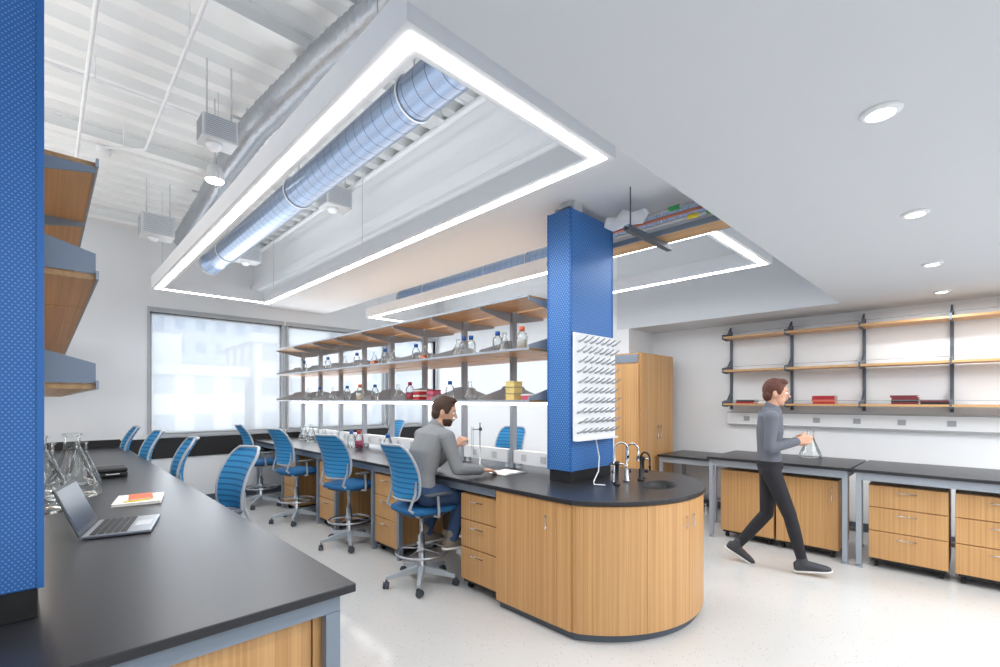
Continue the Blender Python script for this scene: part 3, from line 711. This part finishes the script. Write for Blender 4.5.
# ---------------------------------------------------------------- services above column
t=thing('service_tray','bamboo-bottomed service tray carrying pipes toward column','cable tray',(3.55,1.7,2.85))
part(M().box(3.47,3.66,1.10,2.9,2.84,2.865),'tray_bottom',WOODH,t)
part(M().box(3.455,3.47,1.10,2.9,2.84,2.88).box(3.66,3.675,1.10,2.9,2.84,2.88),'tray_side',STEEL,t)
for y in (1.3,2.7): part(M().tube([(3.462,y,2.88),(3.462,y,3.1)],.005,6).tube([(3.668,y,2.88),(3.668,y,3.1)],.005,6),'hanger_rod',GREYW,t)
for i,(x,z,mt) in enumerate(((3.49,2.882,ALU),(3.53,2.882,COPPER),(3.57,2.882,YEL),(3.61,2.882,ALU),(3.64,2.882,GREYW),(3.40,2.90,GREYW),(3.36,2.93,COPPER),(3.31,2.96,ALU))):
    solo(M().tube([(x,1.07,z),(x,2.6 if i<5 else 2.1,z)],.013,8),'pipe',mt,'service pipe laid in the tray beside column','pipe',(x,1.1,z-.012),group='service pipes')
for x,z,y,mt in ((3.40,2.90,1.42,YELT),(3.40,2.90,1.28,GREENT),(3.31,2.96,1.52,GREENT)):
    solo(M().tube([(x,y,z),(x,y+.08,z)],.018,10),'pipe_marker',mt,'coloured marker band on a service pipe','pipe marker',(x,y,z),group='pipe markers')
solo(M().tube([(3.18+.015*math.sin(i*1.7),1.72+i*.055,2.93+.016*math.cos(i*2.1)) for i in range(7)],[.03,.052,.046,.056,.046,.052,.04],12),'insulated_pipe',WHITE,'white wrapped insulated pipe above the column','pipe',(3.18,1.9,2.9))
m=M().box(3.0,3.67,1.75,1.79,2.77,2.777).box(3.0,3.67,1.748,1.753,2.77,2.81).box(3.0,3.67,1.787,1.792,2.77,2.81)
for x in (3.05,): m.tube([(x,1.77,2.77),(x,1.77,3.1)],.006,6)
solo(m,'strut_channel',STEELD,'dark slotted strut channel hung on threaded rods','strut',(3.4,1.77,2.78))
# ---------------------------------------------------------------- glassware templates
def flask(s,fill=None,label='clear glass conical flask on shelf'):
    t=thing('flask',label,'flask',(0,0,0),'laboratory glassware')
    prof=[(.02,0),(.062,.0),(.066,.008),(.06,.03),(.022,.125),(.018,.14),(.018,.17),(.023,.174),(.021,.177)]
    part(M().lathe([(r*s,z*s) for r,z in prof],(0,0,0),22),'glass_body',GLASS,t)
    if fill: part(M().lathe([(.055*s,.008*s),(.056*s,.028*s),(.044*s,.06*s)],(0,0,0),20),'liquid',fill,t)
    return t
def bottle(s,capm,fill,label):
    t=thing('bottle',label,'bottle',(0,0,0),'laboratory bottles')
    part(M().lathe([(.03*s,0),(.042*s,.004*s),(.043*s,.10*s),(.036*s,.125*s),(.018*s,.14*s),(.018*s,.155*s)],(0,0,0),20),'glass_body',GLASS,t)
    part(M().lathe([(.021*s,.146*s),(.021*s,.178*s),(.018*s,.18*s)],(0,0,0),16),'cap',capm,t)
    if fill: part(M().lathe([(.038*s,.006*s),(.039*s,.08*s)],(0,0,0),18),'liquid',fill,t)
    return t
def yat(u,X):
    a=(u-500)/467; return X*(.716-.698*a)/(.698+.716*a)
def snap(y,w=.075):
    for p in YS_C:
        if abs(y-p)<w: return p+(w if y>=p else -w)
    return y
FL=flask(1.0); FL.location=(2.92,snap(yat(458,2.92)),LV[1]+.001)
FA=flask(.95,AMBER,'glass conical flask with amber liquid on shelf'); FA.location=(2.92,snap(yat(424,2.92)),LV[1]+.001)
B1=bottle(1.05,CAPB,None,'clear glass bottle with blue cap on shelf'); B1.location=(2.90,snap(yat(471,2.90)),LV[1]+.001)
B2=bottle(1.1,ORANGE,PAPER,'white-filled bottle with orange cap on shelf'); B2.location=(2.88,snap(yat(522,2.88)),LV[1]+.001)
B3=bottle(1.1,RED,PINK,'glass bottle with red liquid on shelf'); B3.location=(2.90,snap(yat(410,2.90)),LV[0]+.001)
used=[(2.92,1)]
for u,z,T in ((464,1,B1),(508,1,B1),(515,1,FL),(393,1,FL),(385,1,B1),(372,1,FA),(398,0,FL),(360,0,B2),(375,0,B1),(320,0,B1),(333,0,FL),(347,0,B1),(308,0,FL),(304,1,B1),(345,1,FL),(328,1,B1),(450,0,B1),(357,1,B1),(416,1,B1),(470,0,FL)):
    X=2.89 if T is not FL else 2.93
    y=snap(yat(u,X))
    if any(abs(y-a)<.11 and z==b for a,b in used): y=snap(y+.13)
    used.append((y,z))
    dup(T,(X,y,LV[z]+.001))
def lidbox(x,y,z,s,c1,c2,label):
    t=thing('storage_box',label,'box',(x,y,z),'boxes on the shelves')
    part(M().box(x-s,x+s,y-s,y+s,z,z+s*.7),'box_body',c1,t,.003)
    part(M().box(x-s-.003,x+s+.003,y-s-.003,y+s+.003,z+s*.7+.0005,z+s*.95),'lid',c2,t,.003)
z=LV[0]+.001
for u,c1,c2,n in ((514,YEL,YEL,3),(531,PINK,PAPER,1),(420,RED,PAPER,2),(434,PINK,RED,2)):
    for k in range(n): lidbox(2.86,snap(yat(u,2.86),.085),z+k*.055,.05,c1,c2,'small coloured lidded sample box on bench shelf')
for u,v,s,T in ((318,441,1.5,FL),(308,440,1.4,FL),(330,443,1.3,FL),(360,447,1.2,B1),(370,448,1.2,B3),(402,452,1.2,B1)):
    z=299/(v-400); a=(u-500)/467; X=z*(.698+.716*a); Y=z*(.716-.698*a)
    n=dup(T,(min(X,2.95),Y,.912),None,'glass laboratory vessel standing on black worktop'); n.scale=(s,s,s)
t=thing('clamp_stand','steel clamp stand holding glass tube on worktop','clamp stand',(2.83,3.23,.912))
part(M().box(2.77,2.91,3.18,3.28,.912,.922),'base',CHROME,t,.002)
part(M().tube([(2.89,3.23,.922),(2.89,3.23,1.34)],.005,10),'rod',CHROME,t)
part(M().tube([(2.89,3.23,1.28),(2.80,3.23,1.28)],.004,8).box(2.885,2.905,3.22,3.24,1.265,1.295),'clamp',CDARK,t)
part(M().lathe([(.004,0),(.012,.03),(.012,.30),(.014,.305)],(2.795,3.23,1.0),14),'glass_tube',GLASS,t)
for x,y,s in ((.13,4.2,2.35),(.0,3.75,2.2),(.2,4.75,1.8),(-.03,4.5,2.2)):
    n=dup(FL,(x,y,.912),None,'large glass conical flask on side bench'); n.scale=(s,s,s)
for x,y,s in ((6.1,1.72,1.2),(6.05,1.30,1.7)):
    n=dup(FL,(x,y,.912),None,'clear glass flask on side table'); n.scale=(s,s,s)
# laptop
t=thing('laptop','open thin silver laptop with dark screen on bench','laptop',(0,0,0))
part(M().box(-.12,.12,-.165,.165,.0,.014),'base',ALU,t,.004)
m=M()
for r in range(5):
    for c in range(13): m.box(-.095+r*.026,-.073+r*.026,-.15+c*.0232,-.13+c*.0232,.0142,.0165)
part(m,'keyboard',DARK,t)
part(M().box(.045,.105,-.05,.05,.0142,.0148),'trackpad',GREYW,t)
rot=Matrix.Rotation(math.radians(-22),3,'Y')
c=Vector((-.125,0,.012))+rot@Vector((0,0,.112))
part(M().obox(c,(.007,.33,.22),rot),'lid',CDARK,t,.002)
part(M().obox(c+rot@Vector((.0042,0,.004)),(.001,.305,.19),rot),'screen',SCREEN,t)
t.location=(.285,2.99,.912); t.rotation_euler=(0,0,math.radians(-14)); t.scale=(1.08,1.08,1.08)
def notebook(x,y,z,a,sx,sy,th,cm,label):
    t=thing('notebook',label,'notebook',(0,0,0))
    part(M().box(-sx,sx,-sy,sy,0,.002).box(-sx,sx,-sy,sy,th-.002,th),'cover',cm,t)
    part(M().box(-sx+.003,sx-.003,-sy+.003,sy-.003,.0022,th-.0022),'pages',PAPER,t)
    t.location=(x,y,z); t.rotation_euler=(0,0,a)
notebook(.43,3.72,.912,-.2,.12,.16,.016,PAPER,'thin white notebook lying on side bench')
notebook(.44,3.74,.929,-.1,.06,.09,.010,ORANGE,'orange-covered notebook stacked on another')
t=solo(M().tube([(.34,3.60,.933),(.48,3.62,.933)],.004,6),'pencil',YELT,'yellow pencil resting on notebook','pencil',(.4,3.61,.929))
t=thing('instrument_case','black hard instrument case on side bench','case',(.36,4.7,.912))
part(M().box(.24,.50,4.98,5.22,.912,.95),'case_body',DARK,t,.01); part(M().box(.24,.50,4.98,5.22,.951,.985),'case_lid',DARK,t,.012)
part(M().tube([(.36,4.975,.94),(.36,4.95,.94),(.44,4.95,.94),(.44,4.975,.94)],.005,6),'handle',GREYW,t)
t=thing('open_book','open book with white pages on island worktop','book',(2.86,2.89,.912))
m=M()
for sg in (-1,1):
    pts=[(0,.912+.004)]+[(sg*.13*i/6,.912+.006+.012*math.sin(math.pi*min(1,.15+i/7.))) for i in range(7)]+[(sg*.13,.9135),(0,.9135)]
    m.prism([(2.90+a,b) for a,b in pts],'y',2.78,2.98)
part(m,'pages',PAPER,t)
part(M().box(2.76,3.04,2.775,2.985,.912,.9133),'cover',CDARK,t)
# ---------------------------------------------------------------- people
def remesh(m,name,mt,vox=.006,sm=3):
    o=bpy.data.objects.new('tmp',m.mesh('tmp',mt)); COL.objects.link(o)
    r=o.modifiers.new('r','REMESH'); r.mode='VOXEL'; r.voxel_size=vox; r.use_smooth_shade=True
    s=o.modifiers.new('s','SMOOTH'); s.iterations=sm; s.factor=.5
    bpy.context.view_layer.update(); dg=bpy.context.evaluated_depsgraph_get()
    me=bpy.data.meshes.new_from_object(o.evaluated_get(dg)); bpy.data.objects.remove(o)
    me.name=name; me.materials.clear(); me.materials.append(mt)
    me.polygons.foreach_set('use_smooth',[True]*len(me.polygons))
    return me
def person(J,F,L,label,root,top_m,leg_m,hair_m,beard,headf,K=1.0,shoe_m=None):
    shoe_m=shoe_m or SHOEM
    F=Vector(F).normalized(); L=Vector(L).normalized()
    for k in J: J[k]=Vector(J[k])
    hf=Vector(headf).normalized(); hl=Vector((0,0,1)).cross(hf).normalized(); hu=hf.cross(hl)
    H=J['head']
    def hp(a,b,c): return H+hf*a+hl*b+hu*c
    def torso(m,g):
        rings=[]
        for key,w,d in (('crotch',.10,.09),('pelvis',.165,.115),('waist',.142,.10),('chest',.165,.12),('shoulder',.165,.105),('collar',.075,.07)):
            c=J[key]; kk=1 if key=='collar' else K; rings.append((c,L*(w*kk+g),F*(d*kk+g)))
        m.loft(rings,24)
    def arms(m,g,cut=0.0):
        for s in 'lr':
            m.cap(J['sh_'+s],J['el_'+s],.055*K+g,.043*K+g)
            e=J['el_'+s]; w=J['wr_'+s]; w2=e.lerp(w,1-cut)
            m.cap(e,w2,.043*K+g,(.028 if cut==0 else .034*K)+g)
            m.cap(J['shoulder'],J['sh_'+s],.075*K+g,.056*K+g)
    def legs(m,g,cut=0.0):
        for s in 'lr':
            m.cap(J['hip_'+s],J['kn_'+s],.088*K+g,.058*K+g)
            k=J['kn_'+s]; a=J['an_'+s]; m.cap(k,k.lerp(a,.35),.056*K+g,.055*K+g); m.cap(k.lerp(a,.35),k.lerp(a,1-cut),.055*K+g,.038*K+g)
    b=M(); torso(b,-.004); arms(b,-.004); legs(b,-.004)
    b.cap(J['collar'],H+hu*-.06,.055,.054)
    b.ell(H+hu*.015,hf*.096,hl*.076,hu*.108); b.ell(hp(.022,0,-.055),hf*.066,hl*.056,hu*.062); b.ell(hp(.062,0,-.092),hf*.022,hl*.024,hu*.018)
    b.cap(hp(.094,0,.012),hp(.112,0,-.022),.008,.013); b.ell(hp(.084,0,.03),hf*.016,hl*.045,hu*.011)
    b.ell(hp(.086,0,-.052),hf*.014,hl*.024,hu*.012)
    for sg in (-1,1): b.ell(hp(-.008,sg*.078,-.008),hf*.018+hl*sg*-.004,hl*.009,hu*.031)
    for s,sg in (('l',1),('r',-1)):
        a=J['an_'+s]; td=J['toe_'+s].normalized(); b.cap(a,a+td*.10+Vector((0,0,-.035)),.035,.026)
        W=J['wr_'+s]; d=J['hd_'+s].normalized(); n=J['pn_'+s].normalized(); n=(n-d*n.dot(d)).normalized()
        side=d.cross(n).normalized()
        ts=J['ts_'+s].normalized(); 
        if side.dot(ts)<0: side=-side
        cu=J.get('curl_'+s,Vector((.45,0,0))).x
        for i,(off,ln) in enumerate(((.030,.072),(.010,.080),(-.011,.074),(-.031,.058))):
            k=W+d*.088+side*off-(d*.006*abs(i-1))
            b.cap(W+side*off*.5,k,.017,.0125)
            p=k; ang=cu
            for seg,fr in ((0,.45),(1,.3),(2,.25)):
                dirv=d*math.cos(ang)+n*math.sin(ang); q=p+dirv*ln*fr; b.cap(p,q,.0095-.001*seg,.009-.001*seg,10); p=q; ang+=cu*.9
        p=W+d*.025+side*.022; q=p+(side*.75+d*.65+n*.25).normalized()*.042; b.cap(p,q,.015,.0115,10)
        r=q+(d*.9+side*.25+n*.35).normalized()*.034; b.cap(q,r,.0105,.009,10)
    o=bpy.data.objects.new('person',remesh(b,'person',SKIN,.0055,2)); COL.objects.link(o)
    off=Vector(root)
    def fix(ob): ob.data.transform(Matrix.Translation(-off))
    fix(o); o.location=off; o['label']=label; o['category']='person'
    def child(me,name,lab=None):
        c=bpy.data.objects.new(name,me); COL.objects.link(c); fix(c); c.parent=o
        if lab: c['label']=lab
        return c
    g=M(); torso(g,.008); arms(g,.010,.10); g.cap(J['collar'],J['collar']+hu*.012,.066,.062)
    child(remesh(g,'sweater',top_m,.007,3),'sweater')
    g=M(); 
    rings=[(J['crotch'],L*.115*K,F*.10*K),(J['pelvis'],L*.178*K,F*.127*K),(J['pelvis'].lerp(J['waist'],.35),L*.17*K,F*.12*K)]
    g.loft(rings,24); legs(g,.014 if K==1 else .008,.03)
    child(remesh(g,'trousers',leg_m,.007,3),'trousers')
    h=M(); h.ell(hp(-.014,0,.035),hf*.100,hl*.084,hu*.103); h.ell(hp(-.05,0,-.02),hf*.055,hl*.072,hu*.07); h.ell(hp(.035,0,.105),hf*.055,hl*.055,hu*.03)
    for sg in (-1,1): h.ell(hp(.03,sg*.07,.02),hf*.02,hl*.012,hu*.035)
    child(remesh(h,'hair',hair_m,.006,2),'hair')
    if beard:
        h=M(); h.ell(hp(.025,0,-.068),hf*.069,hl*.058,hu*.054); h.ell(hp(.064,0,-.095),hf*.027,hl*.03,hu*.022); h.cap(hp(.102,.022,-.044),hp(.102,-.022,-.044),.006,.006)
        child(remesh(h,'beard',hair_m,.006,2),'beard')
    for sg in (-1,1):
        child(M().ell(hp(.083,sg*.031,.006),hf*.012,hl*.013,hu*.009,12,8).mesh('eye',WHITE),'eye')
        child(M().ell(hp(.0935,sg*.031,.006),hf*.003,hl*.005,hu*.005,10,6).mesh('iris',HAIR),'iris')
        child(M().cap(hp(.092,sg*.018,.030),hp(.085,sg*.045,.030),.004,.003,8).mesh('eyebrow',hair_m),'eyebrow')
    child(M().cap(hp(.101,.016,-.056),hp(.101,-.016,-.056),.0045,.0045,8).mesh('mouth',SKINL),'mouth')
    for s in 'lr':
        a=J['an_'+s]; td=J['toe_'+s].normalized(); up=J['fu_'+s].normalized() if ('fu_'+s) in J else Vector((0,0,1))
        up=(up-td*up.dot(td)).normalized(); lf=up.cross(td).normalized()
        base=a-up*.075
        def q(f,u): return base+td*f+up*u
        g=M().loft([(q(-.075,.045),lf*.02,up*.03),(q(-.06,.045),lf*.036,up*.045),(q(-.01,.055),lf*.042,up*.055),(q(.06,.045),lf*.044,up*.045),(q(.13,.033),lf*.048,up*.033),(q(.18,.025),lf*.04,up*.025),(q(.205,.02),lf*.02,up*.016)],20)
        g.cap(q(0,.07),q(-.005,.12),.046,.044)
        child(remesh(g,'shoe',shoe_m,.006,2),'shoe')
        g=M().loft([(q(-.085,.004),lf*.012,up*.012),(q(-.07,.004),lf*.036,up*.013),(q(.04,.004),lf*.042,up*.013),(q(.14,.004),lf*.05,up*.013),(q(.195,.006),lf*.035,up*.012),(q(.212,.008),lf*.015,up*.008)],18)
        child(g.mesh('sole',SOLE),'sole')
    return o
V=Vector
J=dict(crotch=(2.27,3.27,.715),pelvis=(2.25,3.27,.785),waist=(2.26,3.27,.93),chest=(2.30,3.26,1.11),shoulder=(2.355,3.24,1.255),collar=(2.39,3.235,1.325),head=(2.45,3.20,1.45),
 sh_r=(2.37,3.05,1.24),el_r=(2.41,2.97,.99),wr_r=(2.63,2.92,.962),sh_l=(2.37,3.42,1.24),el_l=(2.58,3.46,.985),wr_l=(2.66,3.30,1.14),
 hip_r=(2.26,3.18,.765),kn_r=(2.60,3.11,.72),an_r=(2.46,3.11,.375),hip_l=(2.26,3.37,.765),kn_l=(2.60,3.46,.72),an_l=(2.40,3.40,.375),
 toe_r=(1,-.15,-.05),toe_l=(1,.1,-.05),hd_r=(1,-.2,-.10),pn_r=(0,0,-1),ts_r=(0,1,0),curl_r=(.25,0,0),hd_l=(.6,-.35,.7),pn_l=(.7,.3,-.4),ts_l=(0,-1,.1),curl_l=(.8,0,0))
person(J,(.97,-.1,-.2),(0.1,1,0),'person in grey sweater and jeans seated at island bench, reading',(2.2,3.27,0),SWEAT,JEANS,HAIR,True,(.72,-.66,-.24),1.0,SHOEG)
f=V((.35,-.937,0)); l=V((.937,.35,0)); O=V((4.80,1.35,0))
def w(a,b,c): return O+f*a+l*b+V((0,0,c))
def dv(a,b,c): return f*a+l*b+V((0,0,c))
J=dict(crotch=w(0,0,.86),pelvis=w(0,0,.95),waist=w(-.01,0,1.09),chest=w(0,0,1.27),shoulder=w(.0,0,1.405),collar=w(.01,0,1.475),head=w(.045,0,1.615),
 sh_l=w(.0,.175,1.39),el_l=w(-.04,.22,1.12),wr_l=w(.19,.14,1.16),sh_r=w(.0,-.175,1.39),el_r=w(-.02,-.22,1.12),wr_r=w(.21,-.12,1.19),
 hip_r=w(0,-.08,.91),kn_r=w(.15,-.07,.51),an_r=w(.25,-.06,.10),hip_l=w(0,.08,.91),kn_l=w(-.02,.08,.48),an_l=w(-.27,.08,.145),
 toe_r=dv(1,-.05,.14),toe_l=dv(.85,.05,-.5),fu_r=dv(-.14,0,1),fu_l=dv(.5,0,.85),
 hd_l=dv(.95,-.2,.1),pn_l=dv(0,-1,.1),ts_l=V((0,0,1)),curl_l=(.4,0,0),hd_r=dv(.9,.25,.15),pn_r=dv(0,1,0),ts_r=V((0,0,1)),curl_r=(.5,0,0))
person(J,f,l,'person in slate shirt and black trousers walking mid-stride',(4.80,1.35,0),SHIRT,BLKT,HAIR2,False,dv(1,-.05,-.12),.86)
# ---------------------------------------------------------------- lights
def area(loc,sx,sy,e,rot=(0,0,0),col=(.97,.985,1)):
    L=bpy.data.lights.new('area','AREA'); L.shape='RECTANGLE'; L.size=sx; L.size_y=sy; L.energy=e; L.color=col
    o=bpy.data.objects.new('area_lamp',L); o.location=loc; o.rotation_euler=rot; COL.objects.link(o); return o
for xc in (1.575,4.37):
    area((xc,4.1,3.03),1.1,5.0,20,(math.pi,0,0))  # added uplight to brighten the deck; the pendant has no upper lens
    area((xc,4.1,2.86),1.1,5.0,41)
area((3.18,5.2,2.44),.5,5.2,3.2,(math.pi,0,0),(.90,.95,1))  # added uplight over the shelves to whiten the bulkhead; no fixture there
area((-1.9,4,3.3),1.6,6,58); area((-1.4,4.5,2.5),1.2,6,54,(math.pi,0,0))  # added fill for the dark left side and its ceiling, unseen behind the column
for x in (.85,2.18,3.5,4.89,6.2): area((x,.25,ZL-.03),.1,.1,9,col=(1,.99,.97))
area((1.5,-1.2,2.5),5,1.5,50); area((5.3,-1.2,2.5),2.5,1.5,64)  # added fill behind the camera, out of view, without fixtures
area((3.6,8.62,1.95),5.0,1.7,28,(math.radians(-90),0,0),(.94,.97,1))  # added lamp outside the glass, brightens the shades
area((3.6,8.2,1.95),5.0,1.6,26,(math.radians(-90),0,0),(.94,.97,1))  # added lamp just inside the windows to strengthen the daylight
wd=bpy.data.worlds.new('w'); scene.world=wd; wd.use_nodes=True
nt=wd.node_tree; bg=nt.nodes['Background']; bg.inputs[0].default_value=(.93,.97,1,1); bg.inputs[1].default_value=1.15
# ---------------------------------------------------------------- camera
cam=bpy.data.cameras.new('cam'); cam.lens=16.812; cam.sensor_width=36; cam.shift_y=.0665; cam.clip_start=.05; cam.clip_end=400
co=bpy.data.objects.new('camera',cam); co.location=(0,0,1.55); co.rotation_euler=(math.pi/2,0,-math.atan2(.698,.716)); COL.objects.link(co)
scene.camera=co
